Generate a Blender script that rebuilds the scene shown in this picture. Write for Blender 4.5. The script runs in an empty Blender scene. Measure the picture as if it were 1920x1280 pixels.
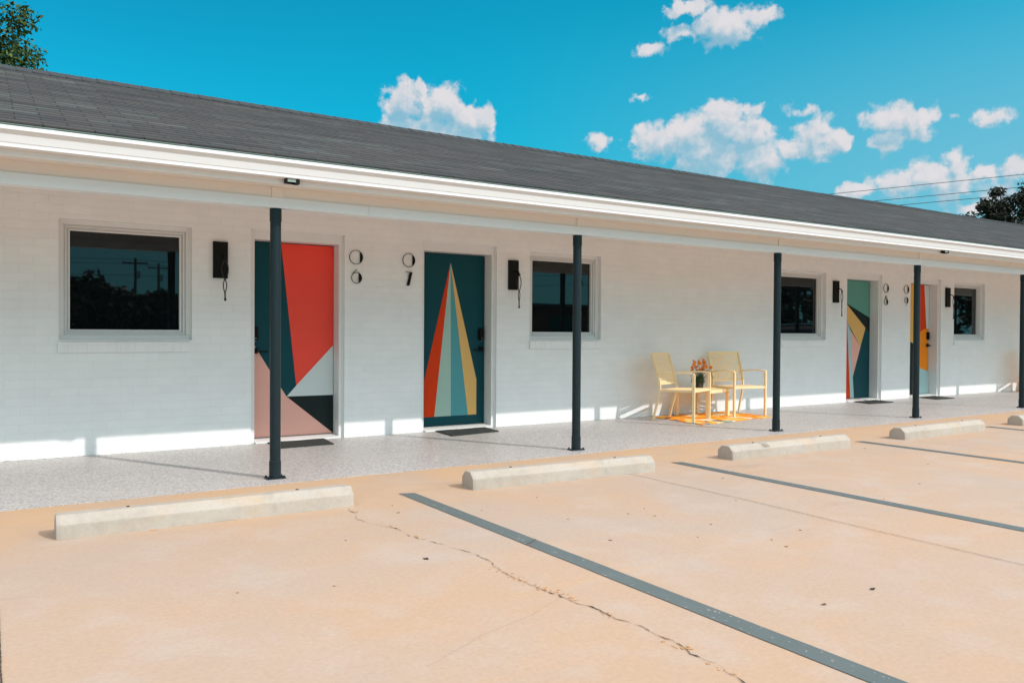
import bpy, bmesh, math, random
from mathutils import Vector, Matrix
random.seed(7)
PI = math.pi
scene = bpy.context.scene
col = scene.collection

# ---------------------------------------------------------------- camera
cam_d = bpy.data.cameras.new('camera'); cam = bpy.data.objects.new('camera', cam_d); col.objects.link(cam)
cam_d.sensor_width = 36; cam_d.lens = 36*1510.23/1920; cam_d.clip_end = 3000; cam_d.clip_start = .05
r_ = Vector((0.838077, -0.54552, 0.005822)); u_ = Vector((0.001773, 0.013396, 0.999909)); f_ = Vector((0.545548, 0.837991, -0.012194))
m = Matrix((( r_.x, u_.x, -f_.x, 0), (r_.y, u_.y, -f_.y, -8.480), (r_.z, u_.z, -f_.z, 1.1856), (0, 0, 0, 1)))
cam.matrix_world = m
scene.camera = cam
scene.render.resolution_x = 1024; scene.render.resolution_y = 682
scene.view_settings.view_transform = 'Standard'; scene.view_settings.look = 'None'
scene.view_settings.exposure = 0.09; scene.view_settings.gamma = 1

# ---------------------------------------------------------------- sun
SUN_EL = math.radians(37.8); SUN_AZ = math.radians(28.7)       # azimuth from the wall's normal (-Y) towards +X
sun_d = bpy.data.lights.new('sun', 'SUN'); sun = bpy.data.objects.new('sun', sun_d); col.objects.link(sun)
sun_d.energy = 2.65; sun_d.angle = math.radians(.55); sun_d.color = (1, .955, .90)
sdir = Vector((math.sin(SUN_AZ)*math.cos(SUN_EL), -math.cos(SUN_AZ)*math.cos(SUN_EL), math.sin(SUN_EL)))
sun.rotation_euler = sdir.to_track_quat('Z', 'Y').to_euler(); sun.location = (20, -30, 30)

# ---------------------------------------------------------------- node helpers
class NT:
    def __init__(s, tree): s.t = tree; s.n = tree.nodes; s.l = tree.links
    def node(s, typ, ins=None, **kw):
        nd = s.n.new(typ)
        for k, v in kw.items(): setattr(nd, k, v)
        if ins:
            for k, v in ins.items():
                sock = nd.inputs[k]
                if isinstance(v, bpy.types.NodeSocket): s.l.new(v, sock)
                else: sock.default_value = v
        return nd
    def math(s, op, a, b=0.0, c=None, clamp=False):
        ins = {0: a, 1: b}
        if c is not None: ins[2] = c
        return s.node('ShaderNodeMath', ins, operation=op, use_clamp=clamp).outputs[0]
    def vmath(s, op, a, b=(0, 0, 0)):
        nd = s.node('ShaderNodeVectorMath', {0: a, 1: b}, operation=op)
        return nd.outputs['Value'] if op in ('LENGTH', 'DOT_PRODUCT', 'DISTANCE') else nd.outputs[0]
    def mix(s, fac, a, b, mode='MIX'):
        nd = s.node('ShaderNodeMix', data_type='RGBA', blend_type=mode)
        for k, v in ((0, fac), (6, a), (7, b)):
            sock = nd.inputs[k]
            if isinstance(v, bpy.types.NodeSocket): s.l.new(v, sock)
            elif k == 0: sock.default_value = v
            else: sock.default_value = (*v[:3], 1)
        return nd.outputs[2]
    def ramp(s, fac, stops, interp='LINEAR'):
        nd = s.node('ShaderNodeValToRGB', {0: fac}); cr = nd.color_ramp; cr.interpolation = interp
        while len(cr.elements) < len(stops): cr.elements.new(.5)
        for e, (p, c) in zip(cr.elements, stops):
            e.position = p; e.color = (c, c, c, 1) if isinstance(c, (int, float)) else (*c[:3], 1)
        return nd.outputs[0]
    def maprange(s, v, a, b, c=0.0, d=1.0, interp='SMOOTHSTEP'):
        return s.node('ShaderNodeMapRange', {0: v, 1: a, 2: b, 3: c, 4: d}, interpolation_type=interp).outputs[0]
    def noise(s, vec, scale, detail=4, rough=.55, dist=0.0):
        return s.node('ShaderNodeTexNoise', {'Vector': vec, 'Scale': scale, 'Detail': detail, 'Roughness': rough, 'Distortion': dist}).outputs[0]
    def obj(s): return s.node('ShaderNodeTexCoord').outputs['Object']
    def mapping(s, vec, loc=(0, 0, 0), rot=(0, 0, 0), scale=(1, 1, 1)):
        return s.node('ShaderNodeMapping', {0: vec, 1: loc, 2: rot, 3: scale}).outputs[0]

def material(name, color=(.8, .8, .8), rough=.6, metal=0.0, ior=1.45):
    mt = bpy.data.materials.new(name); mt.use_nodes = True
    t = NT(mt.node_tree); b = mt.node_tree.nodes['Principled BSDF']
    b.inputs['Base Color'].default_value = (*color, 1); b.inputs['Roughness'].default_value = rough
    b.inputs['Metallic'].default_value = metal; b.inputs['IOR'].default_value = ior
    return mt, t, b
def bump(t, b, height, strength=.3, distance=.01):
    nd = t.node('ShaderNodeBump', {'Strength': strength, 'Distance': distance, 'Height': height})
    t.l.new(nd.outputs[0], b.inputs['Normal']); return nd

# ---------------------------------------------------------------- world: daylight sky with cumulus clouds by azimuth / elevation
world = bpy.data.worlds.new('World'); scene.world = world; world.use_nodes = True
FILL_CLOUD = (2.3, 2.12, 2.08)
W = NT(world.node_tree); bg = world.node_tree.nodes['Background']
sky = W.node('ShaderNodeTexSky', sky_type='NISHITA', sun_disc=False, sun_elevation=SUN_EL, altitude=50, air_density=1.0, dust_density=.6, ozone_density=2.0)
sky.sun_rotation = PI - SUN_AZ
CLOUDS = [(0.8265,0.3513,0.0384,0.0202,1),(0.8753,0.3582,0.0253,0.0083,.8),(0.7889,0.3735,0.0283,0.0111,1),(0.7797,0.3477,0.0228,0.008,.7),(0.7448,0.3324,0.0231,0.0075,.8),(0.8482,0.3428,0.0275,0.0123,.8),
(0.4442,0.2713,0.0298,0.0254,1.2),(0.4617,0.2901,0.0085,0.0132,1.4),(0.4898,0.2699,0.0314,0.0256,1.2),(0.5228,0.2535,0.0303,0.0234,1.2),(0.4301,0.2446,0.0232,0.0184,1),(0.4704,0.2324,0.0522,0.031,1.2),(0.5097,0.2322,0.0407,0.0261,1.2),(0.5392,0.2556,0.0158,0.0185,1.2),
(0.6809,0.2306,0.017,0.0106,1),
(0.8275,0.2479,0.0347,0.024,1.2),(0.7901,0.2377,0.0347,0.0207,1.1),(0.7534,0.2287,0.0333,0.0221,1),(0.8584,0.2341,0.0335,0.0215,1.1),(0.8738,0.202,0.0302,0.0254,1),(0.8154,0.2122,0.0561,0.0294,1.1),(0.8642,0.2593,0.0206,0.0083,.6),(0.9179,0.2542,0.0152,0.0052,.4),
(0.9328,0.225,0.0267,0.0199,1.1),(0.9587,0.2189,0.0154,0.0163,1.1),(0.9125,0.2134,0.0247,0.0131,.9),(0.9359,0.2071,0.0243,0.0106,.9),
(1.0194,0.2352,0.0377,0.0186,1),(1.0486,0.2355,0.0136,0.0111,.9),(1.0131,0.2143,0.0195,0.0148,.8),(1.0367,0.2177,0.0233,0.0113,.8),
(1.1119,0.2259,0.0176,0.0097,.55),(1.0744,0.2326,0.0051,0.0044,.5),
(1.0775,0.1813,0.0153,0.0168,1),(1.0519,0.1722,0.0303,0.0194,1),(1.0201,0.1654,0.0323,0.0151,.95),(0.9818,0.161,0.0234,0.0095,.9),(1.0727,0.1592,0.0245,0.0192,.9),
(1.1076,0.1702,0.0108,0.0094,.9),(1.1318,0.1707,0.0172,0.0131,.95),(1.1225,0.1485,0.029,0.0188,.55),(1.0981,0.1348,0.0298,0.0079,.6),(0.7324,0.2799,0.0109,0.0036,.5)]
cg = bpy.data.node_groups.new('cloud_field', 'ShaderNodeTree')
cg.interface.new_socket(name='P', in_out='INPUT', socket_type='NodeSocketVector')
cg.interface.new_socket(name='F', in_out='OUTPUT', socket_type='NodeSocketFloat')
G = NT(cg); gi = G.node('NodeGroupInput'); go = G.node('NodeGroupOutput')
P0 = gi.outputs[0]
wn = G.node('ShaderNodeTexNoise', {'Vector': P0, 'Scale': 38.0, 'Detail': 5.0, 'Roughness': .62}, noise_dimensions='2D').outputs['Color']
P1 = G.vmath('ADD', P0, G.vmath('MULTIPLY', G.vmath('SUBTRACT', wn, (.5, .5, .5)), (.026, .020, 0)))
acc = None
for (a, e, ra, re, s) in CLOUDS:
    ln = G.vmath('LENGTH', G.vmath('MULTIPLY', G.vmath('SUBTRACT', P1, (a, e, 0)), (.92/ra, .92/re, 0)))
    v = G.math('MULTIPLY_ADD', ln, -s, s)
    acc = v if acc is None else G.math('MAXIMUM', acc, v)
fb = G.node('ShaderNodeTexNoise', {'Vector': P0, 'Scale': 46.0, 'Detail': 6.0, 'Roughness': .57}, noise_dimensions='2D').outputs[0]
vo = G.node('ShaderNodeTexVoronoi', {'Vector': P1, 'Scale': 85.0, 'Randomness': 1.0}, feature='SMOOTH_F1', voronoi_dimensions='2D').outputs[0]
tot = G.math('ADD', acc, G.math('MULTIPLY', G.math('SUBTRACT', fb, .5), 1.25))
tot = G.math('ADD', tot, G.math('MULTIPLY', G.math('SUBTRACT', .40, vo), .40))
G.l.new(tot, go.inputs[0])
dirv = W.node('ShaderNodeTexCoord').outputs['Generated']
sp = W.node('ShaderNodeSeparateXYZ', {0: dirv})
az = W.math('ARCTAN2', sp.outputs[0], sp.outputs[1]); el = W.math('ARCSINE', sp.outputs[2])
Pd = W.node('ShaderNodeCombineXYZ', {0: az, 1: el}).outputs[0]
def cloud(P):
    nd = W.node('ShaderNodeGroup'); nd.node_tree = cg; W.l.new(P, nd.inputs[0]); return nd.outputs[0]
F0 = cloud(Pd); F1 = cloud(W.vmath('ADD', Pd, (.0045, .0075, 0))); F2 = cloud(W.vmath('ADD', Pd, (.003, .020, 0)))
dens = W.maprange(F0, -.08, .46)
rim = W.maprange(W.math('SUBTRACT', F0, F1), -.42, .30)
under = W.maprange(F2, .0, 1.0)
soft = W.node('ShaderNodeTexNoise', {'Vector': Pd, 'Scale': 34.0, 'Detail': 6.0, 'Roughness': .62}, noise_dimensions='2D').outputs[0]
lit = W.math('ADD', W.math('MULTIPLY', rim, .42), W.math('ADD', .52, W.math('MULTIPLY', W.math('SUBTRACT', soft, .5), .9)))
lit = W.math('SUBTRACT', lit, W.math('MULTIPLY', under, .70), clamp=True)
ccol = W.mix(lit, (.34, .50, .60), (.74, .70, .715))
dens = W.math('MULTIPLY', dens, W.math('SUBTRACT', 1.0, W.math('MULTIPLY', under, .30)))
# the cyan cast of this sky, deeper to the upper left, paler and hazier low down to the right
tint = W.mix(1.0, sky.outputs[0], (.035, 1.22, 1.24), 'MULTIPLY')
SKY_S = .10
hz = W.math('MULTIPLY', W.maprange(az, .45, 1.25), W.maprange(el, .42, .12), clamp=True)
tint = W.mix(W.math('MULTIPLY', W.maprange(az, .0, .75), W.maprange(el, .12, .35)), tint, W.mix(1.0, tint, (1.0, 1.24, 1.17), 'MULTIPLY'))
haze_c = tuple(x/SKY_S for x in (.20, .50, .64))
skyc = W.mix(W.math('MULTIPLY', hz, .85), tint, haze_c)
cl_scaled = W.mix(1.0, ccol, (1/SKY_S, 1/SKY_S, 1/SKY_S), 'MULTIPLY')
final = W.mix(W.math('MULTIPLY', dens, .95), skyc, cl_scaled)
# unseen bright cloud overhead and behind, added to lift and neutralise ambient light
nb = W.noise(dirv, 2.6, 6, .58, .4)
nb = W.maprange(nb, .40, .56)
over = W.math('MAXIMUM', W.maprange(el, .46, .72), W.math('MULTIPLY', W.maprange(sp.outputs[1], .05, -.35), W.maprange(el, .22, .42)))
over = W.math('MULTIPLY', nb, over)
final = W.mix(over, final, tuple(x/SKY_S for x in FILL_CLOUD))
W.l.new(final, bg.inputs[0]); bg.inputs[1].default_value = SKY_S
world.cycles.sampling_method = 'MANUAL'; world.cycles.sample_map_resolution = 512

# ---------------------------------------------------------------- mesh helper
class MB:
    def __init__(s): s.v = []; s.f = []; s.m = []
    def quad(s, pts, mi=0):
        i = len(s.v); s.v += [tuple(p) for p in pts]; s.f.append(tuple(range(i, i+len(pts)))); s.m.append(mi)
    def box(s, x0, x1, y0, y1, z0, z1, mi=0):
        i = len(s.v)
        s.v += [(x0,y0,z0),(x1,y0,z0),(x1,y1,z0),(x0,y1,z0),(x0,y0,z1),(x1,y0,z1),(x1,y1,z1),(x0,y1,z1)]
        for f in ((3,2,1,0),(4,5,6,7),(0,1,5,4),(1,2,6,5),(2,3,7,6),(3,0,4,7)): s.f.append(tuple(i+k for k in f)); s.m.append(mi)
    def prism_x(s, prof, x0, x1, mi=0, caps=True):
        """profile of (y,z) swept along X"""
        i = len(s.v); n = len(prof)
        s.v += [(x0, y, z) for y, z in prof] + [(x1, y, z) for y, z in prof]
        for k in range(n): s.f.append((i+k, i+(k+1) % n, i+n+(k+1) % n, i+n+k)); s.m.append(mi)
        if caps: s.f.append(tuple(i+k for k in range(n))[::-1]); s.m.append(mi); s.f.append(tuple(i+n+k for k in range(n))); s.m.append(mi)
    def prism_y(s, poly, y0, y1, mi=0):
        """polygon of (x,z), front at y0"""
        i = len(s.v); n = len(poly)
        s.v += [(x, y0, z) for x, z in poly] + [(x, y1, z) for x, z in poly]
        s.f.append(tuple(i+k for k in range(n))); s.m.append(mi); s.f.append(tuple(i+n+k for k in range(n))[::-1]); s.m.append(mi)
        for k in range(n): s.f.append((i+k, i+n+k, i+n+(k+1) % n, i+(k+1) % n)); s.m.append(mi)
    def cyl(s, c, r0, r1, h, n=24, mi=0, axis='z'):
        i = len(s.v)
        for (r, t) in ((r0, 0), (r1, h)):
            for k in range(n):
                a = 2*PI*k/n; p = (r*math.cos(a), r*math.sin(a), t)
                if axis == 'y': p = (p[0], p[2], p[1])
                if axis == 'x': p = (p[2], p[0], p[1])
                s.v.append((c[0]+p[0], c[1]+p[1], c[2]+p[2]))
        for k in range(n): s.f.append((i+k, i+(k+1) % n, i+n+(k+1) % n, i+n+k)); s.m.append(mi)
        s.f.append(tuple(i+k for k in range(n))[::-1]); s.m.append(mi); s.f.append(tuple(i+n+k for k in range(n))); s.m.append(mi)
    def tube(s, pts, r, n=8, mi=0, ry=None, cap=True):
        """tube along a polyline; r may be a list"""
        pts = [Vector(p) for p in pts]; N = len(pts); i = len(s.v); ref = None
        for k, p in enumerate(pts):
            d = (pts[min(k+1, N-1)]-pts[max(k-1, 0)]).normalized()
            if ref is None: ref = Vector((0, 0, 1)) if abs(d.z) < .9 else Vector((1, 0, 0))
            a = d.cross(ref).normalized(); b = d.cross(a).normalized(); ref = -b if False else b.cross(d).normalized().cross(d).normalized() if False else ref
            rr = r[k] if isinstance(r, (list, tuple)) else r
            for q in range(n):
                t = 2*PI*(q+.5)/n
                s.v.append(tuple(p + a*rr*math.cos(t) + b*rr*math.sin(t)))
        for k in range(N-1):
            for q in range(n): s.f.append((i+k*n+q, i+k*n+(q+1) % n, i+(k+1)*n+(q+1) % n, i+(k+1)*n+q)); s.m.append(mi)
        if cap:
            s.f.append(tuple(i+q for q in range(n))[::-1]); s.m.append(mi); s.f.append(tuple(i+(N-1)*n+q for q in range(n))); s.m.append(mi)
    def bar(s, pts, w, d, side, mi=0):
        """rectangular bar along polyline; w = width along fixed vector 'side', d = depth across"""
        pts = [Vector(p) for p in pts]; sv = Vector(side).normalized(); N = len(pts); i = len(s.v)
        for k, p in enumerate(pts):
            t = (pts[min(k+1, N-1)]-pts[max(k-1, 0)]).normalized(); o = t.cross(sv).normalized()
            for (a, b) in ((-1, -1), (1, -1), (1, 1), (-1, 1)): s.v.append(tuple(p + sv*a*w/2 + o*b*d/2))
        for k in range(N-1):
            for q in range(4): s.f.append((i+k*4+q, i+k*4+(q+1) % 4, i+(k+1)*4+(q+1) % 4, i+(k+1)*4+q)); s.m.append(mi)
        s.f.append((i, i+1, i+2, i+3)); s.m.append(mi); j = i+(N-1)*4; s.f.append((j+3, j+2, j+1, j)); s.m.append(mi)
    def build(s, name, mats, parent=None, loc=None, bevel=0, smooth=False, fix=True, seg=2):
        me = bpy.data.meshes.new(name); me.from_pydata(s.v, [], s.f)
        if not isinstance(mats, (list, tuple)): mats = [mats]
        for x in mats: me.materials.append(x)
        for p, mi in zip(me.polygons, s.m): p.material_index = mi
        if fix:
            bm = bmesh.new(); bm.from_mesh(me); bmesh.ops.recalc_face_normals(bm, faces=bm.faces); bm.to_mesh(me); bm.free()
        if smooth:
            for p in me.polygons: p.use_smooth = True
        me.update()
        o = bpy.data.objects.new(name, me); col.objects.link(o)
        if loc: o.location = loc
        if parent: o.parent = parent
        if bevel:
            b = o.modifiers.new('bevel', 'BEVEL'); b.width = bevel; b.segments = seg; b.limit_method = 'ANGLE'; b.angle_limit = math.radians(40)
        if smooth:
            es = o.modifiers.new('split', 'EDGE_SPLIT'); es.split_angle = math.radians(40)
        return o
def tag(o, label=None, cat=None, group=None, kind=None):
    if label: o['label'] = label
    if cat: o['category'] = cat
    if group: o['group'] = group
    if kind: o['kind'] = kind
    return o
def empty(name, loc, rz=0):
    o = bpy.data.objects.new(name, None); o.empty_display_size = .1; col.objects.link(o); o.location = loc; o.rotation_euler.z = rz; return o
def copy_tree(o, parent=None):
    c = o.copy(); col.objects.link(c); c.parent = parent
    for ch in [x for x in bpy.data.objects if x.parent == o]: copy_tree(ch, c)
    return c

# ---------------------------------------------------------------- materials
M = {}
# painted brick
mt, t, b = material('white_painted_brick', (.80, .79, .78), .55); M['brick'] = mt
o = t.obj(); s3 = t.node('ShaderNodeSeparateXYZ', {0: o}); n1 = t.noise(o, 3.0, 5, .6)
wob = t.math('MULTIPLY', t.math('SUBTRACT', t.noise(o, 9.0, 3), .5), .012)
bv = t.node('ShaderNodeCombineXYZ', {0: t.math('ADD', s3.outputs[0], wob), 1: t.math('ADD', s3.outputs[2], wob)}).outputs[0]
bk = t.node('ShaderNodeTexBrick', {'Vector': bv, 'Color1': (1, 1, 1, 1), 'Color2': (.975, .975, .975, 1), 'Mortar': (.955, .95, .945, 1), 'Scale': 1.0, 'Mortar Size': .0046, 'Mortar Smooth': .9, 'Bias': 0.0, 'Brick Width': .235, 'Row Height': .0803}, offset=.5)
c = t.mix(1.0, bk.outputs[0], t.ramp(n1, [(.3, (.845, .84, .835)), (.7, (.90, .892, .885))]), 'MULTIPLY')
spots = t.maprange(t.noise(o, 9.0, 6, .72), .68, .76, 0, .45)
c = t.mix(spots, c, (.62, .60, .57)); t.l.new(c, b.inputs[0])
fine = t.noise(o, 60.0, 6, .65); med = t.noise(t.mapping(o, scale=(1, 1, 2.2)), 16.0, 4, .6)
h = t.math('ADD', t.math('MULTIPLY', bk.outputs['Fac'], -1.0), t.math('ADD', t.math('MULTIPLY', fine, .35), t.math('MULTIPLY', med, .8)))
bump(t, b, h, .36, .006)
# plain white paint
def white(name, base=(.80, .79, .78), rough=.45, var=.04):
    mt, t, b = material(name, base, rough); o = t.obj(); n = t.noise(t.mapping(o, scale=(.4, 1, 3)), 5.0, 6, .6)
    c = t.mix(n, tuple(x*(1-var) for x in base), tuple(min(1, x*(1+var)) for x in base)); t.l.new(c, b.inputs[0])
    bump(t, b, t.noise(o, 90.0, 4, .6), .12, .002); return mt
M['trim'] = white('white_trim_paint'); M['soffit'] = white('white_soffit_paint', (.79, .75, .70), .6)
M['beam'] = white('white_beam_paint', (.75, .80, .83), .5); M['gutter'] = white('white_gutter_metal', (.74, .735, .74), .35, .02)
M['inner_gutter'] = white('weathered_flashing', (.24, .31, .27), .5, .25)
# shingles
SL = math.atan(.36)
mt, t, b = material('asphalt_shingle', (.06, .062, .063), .92); M['shingle'] = mt
o = t.obj(); s3 = t.node('ShaderNodeSeparateXYZ', {0: o})
sy = t.math('MULTIPLY', t.math('ADD', s3.outputs[1], 2.40), 1/math.cos(SL))
bv = t.node('ShaderNodeCombineXYZ', {0: s3.outputs[0], 1: sy}).outputs[0]
row = t.math('FLOOR', t.math('DIVIDE', sy, .127)); odd = t.math('MODULO', row, 2.0)
u = t.math('ADD', t.math('DIVIDE', s3.outputs[0], .3048), t.math('MULTIPLY', odd, .5)); cell = t.math('FLOOR', u); fr = t.math('SUBTRACT', u, cell)
slot = t.math('GREATER_THAN', t.math('ABSOLUTE', t.math('SUBTRACT', fr, .5)), .4835)
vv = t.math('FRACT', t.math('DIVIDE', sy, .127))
wn = t.node('ShaderNodeTexWhiteNoise', {'Vector': t.node('ShaderNodeCombineXYZ', {0: cell, 1: row}).outputs[0]}).outputs['Value']
wn2 = t.node('ShaderNodeTexWhiteNoise', {'Vector': t.node('ShaderNodeCombineXYZ', {0: t.math('FLOOR', t.math('MULTIPLY', u, .333)), 1: row}).outputs[0]}).outputs['Value']
n1 = t.noise(t.mapping(bv, scale=(.5, 2.5, 1)), 1.6, 6, .6); gr = t.noise(o, 240.0, 2, .6)
mixv = t.math('ADD', t.math('MULTIPLY', wn, .35), t.math('ADD', t.math('MULTIPLY', wn2, .40), t.math('MULTIPLY', n1, .40)))
c = t.ramp(mixv, [(.20, (.024, .025, .027)), (.48, (.038, .040, .040)), (.66, (.052, .048, .046)), (.80, (.054, .060, .058)), (.95, (.074, .083, .079))])
c = t.mix(1.0, c, t.ramp(gr, [(.3, .70), (.7, 1.34)]), 'MULTIPLY')
c = t.mix(t.math('MULTIPLY', slot, .93), c, (.006, .007, .008)); c = t.mix(t.maprange(vv, .90, .99, 0, .5), c, (.02, .022, .024)); t.l.new(c, b.inputs[0])  # line under each butt darkened: course shadow put into the colour
bump(t, b, gr, .5, .004)
mt, t, b = material('ridge_shingle', (.035, .042, .046), .9); M['ridge'] = mt
n1 = t.noise(t.obj(), 30.0, 5, .6); t.l.new(t.mix(n1, (.022, .028, .032), (.055, .062, .066)), b.inputs[0]); bump(t, b, n1, .4, .004)
# parking lot concrete
def concrete(name, A, B, C, stain, rough=.85, sc=1.0):
    mt, t, b = material(name, A, rough); o = t.obj()
    big = t.noise(o, .55*sc, 6, .58, .6); mid = t.noise(o, 2.3*sc, 6, .62, .3); fine = t.noise(o, 45.0, 5, .7); st = t.noise(t.mapping(o, scale=(.35, 1.6, 1)), 1.4*sc, 5, .6, .8)
    c = t.mix(t.maprange(big, .35, .66), A, B); c = t.mix(t.maprange(mid, .45, .72, 0, .65), c, C)
    c = t.mix(t.maprange(st, .55, .75, 0, .40), c, stain)
    c = t.mix(t.maprange(t.noise(o, 11.0, 6, .7), .66, .76, 0, .35), c, tuple(x*.80 for x in stain))
    b.inputs['Specular IOR Level'].default_value = .2; c = t.mix(1.0, c, t.ramp(fine, [(.25, .92), (.75, 1.07)]), 'MULTIPLY')
    c = t.mix(t.maprange(t.noise(o, 130.0, 2, .5), .74, .80, 0, .35), c, (.28, .20, .14))
    if name == 'sandy_concrete':   # orange run-off stain on the strip next to the porch
        yy = t.node('ShaderNodeSeparateXYZ', {0: o}).outputs[1]; c = t.mix(t.math('MULTIPLY', t.maprange(yy, -3.9, -2.5), t.maprange(t.noise(o, 1.6, 5, .6), .25, .65, .15, .75)), c, (.56, .365, .215))
    c = t.mix(t.maprange(t.noise(t.mapping(o, rot=(0, 0, .5), scale=(.5, 1.5, 1)), 1.1, 5, .65), .60, .74, 0, .26), c, tuple(x*.62 for x in B))
    t.l.new(c, b.inputs[0]); bump(t, b, t.math('ADD', fine, t.math('MULTIPLY', mid, .6)), .22, .004); return mt
M['lot'] = concrete('sandy_concrete', (.49, .342, .240), (.445, .350, .285), (.480, .392, .338), (.54, .345, .205))
M['stop'] = concrete('cast_concrete', (.435, .385, .330), (.46, .415, .365), (.37, .325, .28), (.54, .34, .16), sc=3.0)
# painted stall line: grey-teal with chips
mt, t, b = material('grey_line_paint', (.14, .18, .185), .7); M['line'] = mt
o = t.obj(); n1 = t.noise(o, 26.0, 6, .72); n2 = t.noise(o, 5.0, 4, .6)
c = t.mix(n2, (.088, .118, .120), (.130, .156, .154)); c = t.mix(t.maprange(n1, .615, .66, 0, .8), c, (.60, .47, .37)); t.l.new(c, b.inputs[0]); bump(t, b, n1, .2, .003)
# porch flake coating
mt, t, b = material('speckled_porch_coating', (.42, .41, .41), .42); M['porch'] = mt
o = t.obj()
v1 = t.node('ShaderNodeTexVoronoi', {'Vector': o, 'Scale': 70.0}).outputs['Color']; v2 = t.node('ShaderNodeTexVoronoi', {'Vector': o, 'Scale': 160.0}).outputs['Color']
g1 = t.node('ShaderNodeSeparateColor', {0: v1}).outputs[0]; g2 = t.node('ShaderNodeSeparateColor', {0: v2}).outputs[0]
c = t.ramp(t.math('ADD', t.math('MULTIPLY', g1, .6), t.math('MULTIPLY', g2, .4)), [(.0, (.17, .165, .17)), (.30, (.38, .355, .35)), (.55, (.50, .465, .455)), (1, (.68, .65, .64))])
c = t.mix(t.maprange(t.noise(o, 1.3, 4, .6), .4, .7, 0, .28), c, (.56, .50, .45)); t.l.new(c, b.inputs[0]); bump(t, b, g1, .12, .002)
mt, t, b = material('grass_ground', (.06, .09, .03), .95); M['ground'] = mt
o = t.obj(); t.l.new(t.mix(t.noise(o, .3, 6, .6), (.05, .08, .025), (.16, .14, .08)), b.inputs[0])
mt, t, b = material('black_paint', (.007, .008, .007), .6); M['black'] = mt; b.inputs['Specular IOR Level'].default_value = .18
bump(t, b, t.noise(t.obj(), 80.0, 3), .1, .002)
mt, t, b = material('wrought_iron', (.035, .035, .034), .38, .5); M['iron'] = mt
mt, t, b = material('charcoal_post_paint', (.030, .050, .060), .36); M['post'] = mt; b.inputs['Specular IOR Level'].default_value = .3
n1 = t.noise(t.mapping(t.obj(), scale=(1, 1, .25)), 30.0, 4, .6); t.l.new(t.mix(n1, (.008, .017, .022), (.015, .027, .033)), b.inputs[0]); bump(t, b, n1, .10, .003)
mt, t, b = material('dark_window_glass', (.004, .006, .007), .015, ior=1.62); M['glass'] = mt
bump(t, b, t.noise(t.obj(), 1.6, 2), .010, .02)
mt, t, b = material('rubber_mat', (.030, .036, .033), .85); M['mat'] = mt
bump(t, b, t.node('ShaderNodeTexWave', {'Vector': t.obj(), 'Scale': 22.0, 'Distortion': 1.0}, bands_direction='Y').outputs['Fac'], .6, .004)
n1 = t.noise(t.obj(), 50.0, 4); t.l.new(t.mix(n1, (.018, .022, .020), (.05, .055, .05)), b.inputs[0])
mt, t, b = material('yellow_chair_paint', (.96, .72, .41), .45); M['chair'] = mt
mt, t, b = material('brass_cylinder', (.5, .42, .25), .3, 1.0); M['brass'] = mt
mt, t, b = material('blue_key_light', (.02, .20, .6), .3); M['bluekey'] = mt
def paint(name, c, rough=.38):
    mt, t, b = material(name, c, rough); b.inputs['Specular IOR Level'].default_value = .18; n = t.noise(t.obj(), 3.0, 3); t.l.new(t.mix(n, tuple(x*.95 for x in c), tuple(x*1.05 for x in c)), b.inputs[0]); bump(t, b, t.noise(t.obj(), 70.0, 3), .06, .002); return mt
P = dict(teal=paint('deep_teal_paint', (.004, .060, .075)), red=paint('coral_red_paint', (.95, .080, .052)), rust=paint('orange_red_paint', (.72, .045, .002)), pink=paint('pale_pink_paint', (.86, .44, .36)),
  pale=paint('pale_grey_paint', (.66, .71, .70)), ink=paint('near_black_paint', (.010, .018, .018)), sage=paint('sage_paint', (.40, .55, .47)), aqua=paint('aqua_paint', (.095, .33, .36)),
  gold=paint('gold_paint', (.80, .46, .15)), mint=paint('mint_paint', (.12, .33, .28)), orange=paint('bright_orange_paint', (.92, .26, .008)), amber=paint('amber_paint', (.82, .45, .08)), ice=paint('ice_blue_paint', (.42, .60, .60)))

# ---------------------------------------------------------------- setting: ground, lot, porch
LOT_Z = -.003
g = MB(); g.quad([(-400, -400, -.045), (500, -400, -.045), (500, 500, -.045), (-400, 500, -.045)]); tag(g.build('ground', M['ground']), kind='structure')
EDGE = -2.288
g = MB(); g.box(-40, 90, -34, EDGE, -.20, LOT_Z); lot = tag(g.build('parking_lot', M['lot']), kind='structure')
g = MB(); g.box(-9, 30, EDGE+.001, .30, -.16, 0); tag(g.build('porch_floor', M['porch']), kind='structure')
g = MB(); g.box(-200, 300, -48, -34.01, -.3, -.02); mt, t, b = material('asphalt', (.06, .06, .06), .9); tag(g.build('street', mt), kind='structure')
# painted stall lines, cracks and joints belong to the lot
for x in (-2.92, -.17, 2.570, 5.29, 8.06, 10.80, 13.54, 16.3):
    g = MB(); n = 40; y0, y1 = -3.13, -8.6; w = .055; pl = []; pr = []
    for k in range(n+1):
        y = y0+(y1-y0)*k/n; wob = random.uniform(-.0015, .0015); pl.append((x-w+wob, y+.02)); pr.append((x+w+wob, y-.02 if k == 0 else y))
    for k in range(n): g.quad([(*pl[k], LOT_Z+.003), (*pl[k+1], LOT_Z+.003), (*pr[k+1], LOT_Z+.003), (*pr[k], LOT_Z+.003)])
    g.build('stall_line', M['line'], lot)
mt, t, b = material('crack_dirt', (.055, .04, .028), 1.0); M['dirt'] = mt
mt, t, b = material('crumbled_concrete', (.66, .36, .12), 1.0); M['crumb'] = mt
n1 = t.noise(t.obj(), 60.0, 3); t.l.new(t.mix(t.maprange(n1, .4, .6), (.52, .24, .06), (.42, .30, .21)), b.inputs[0])
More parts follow.
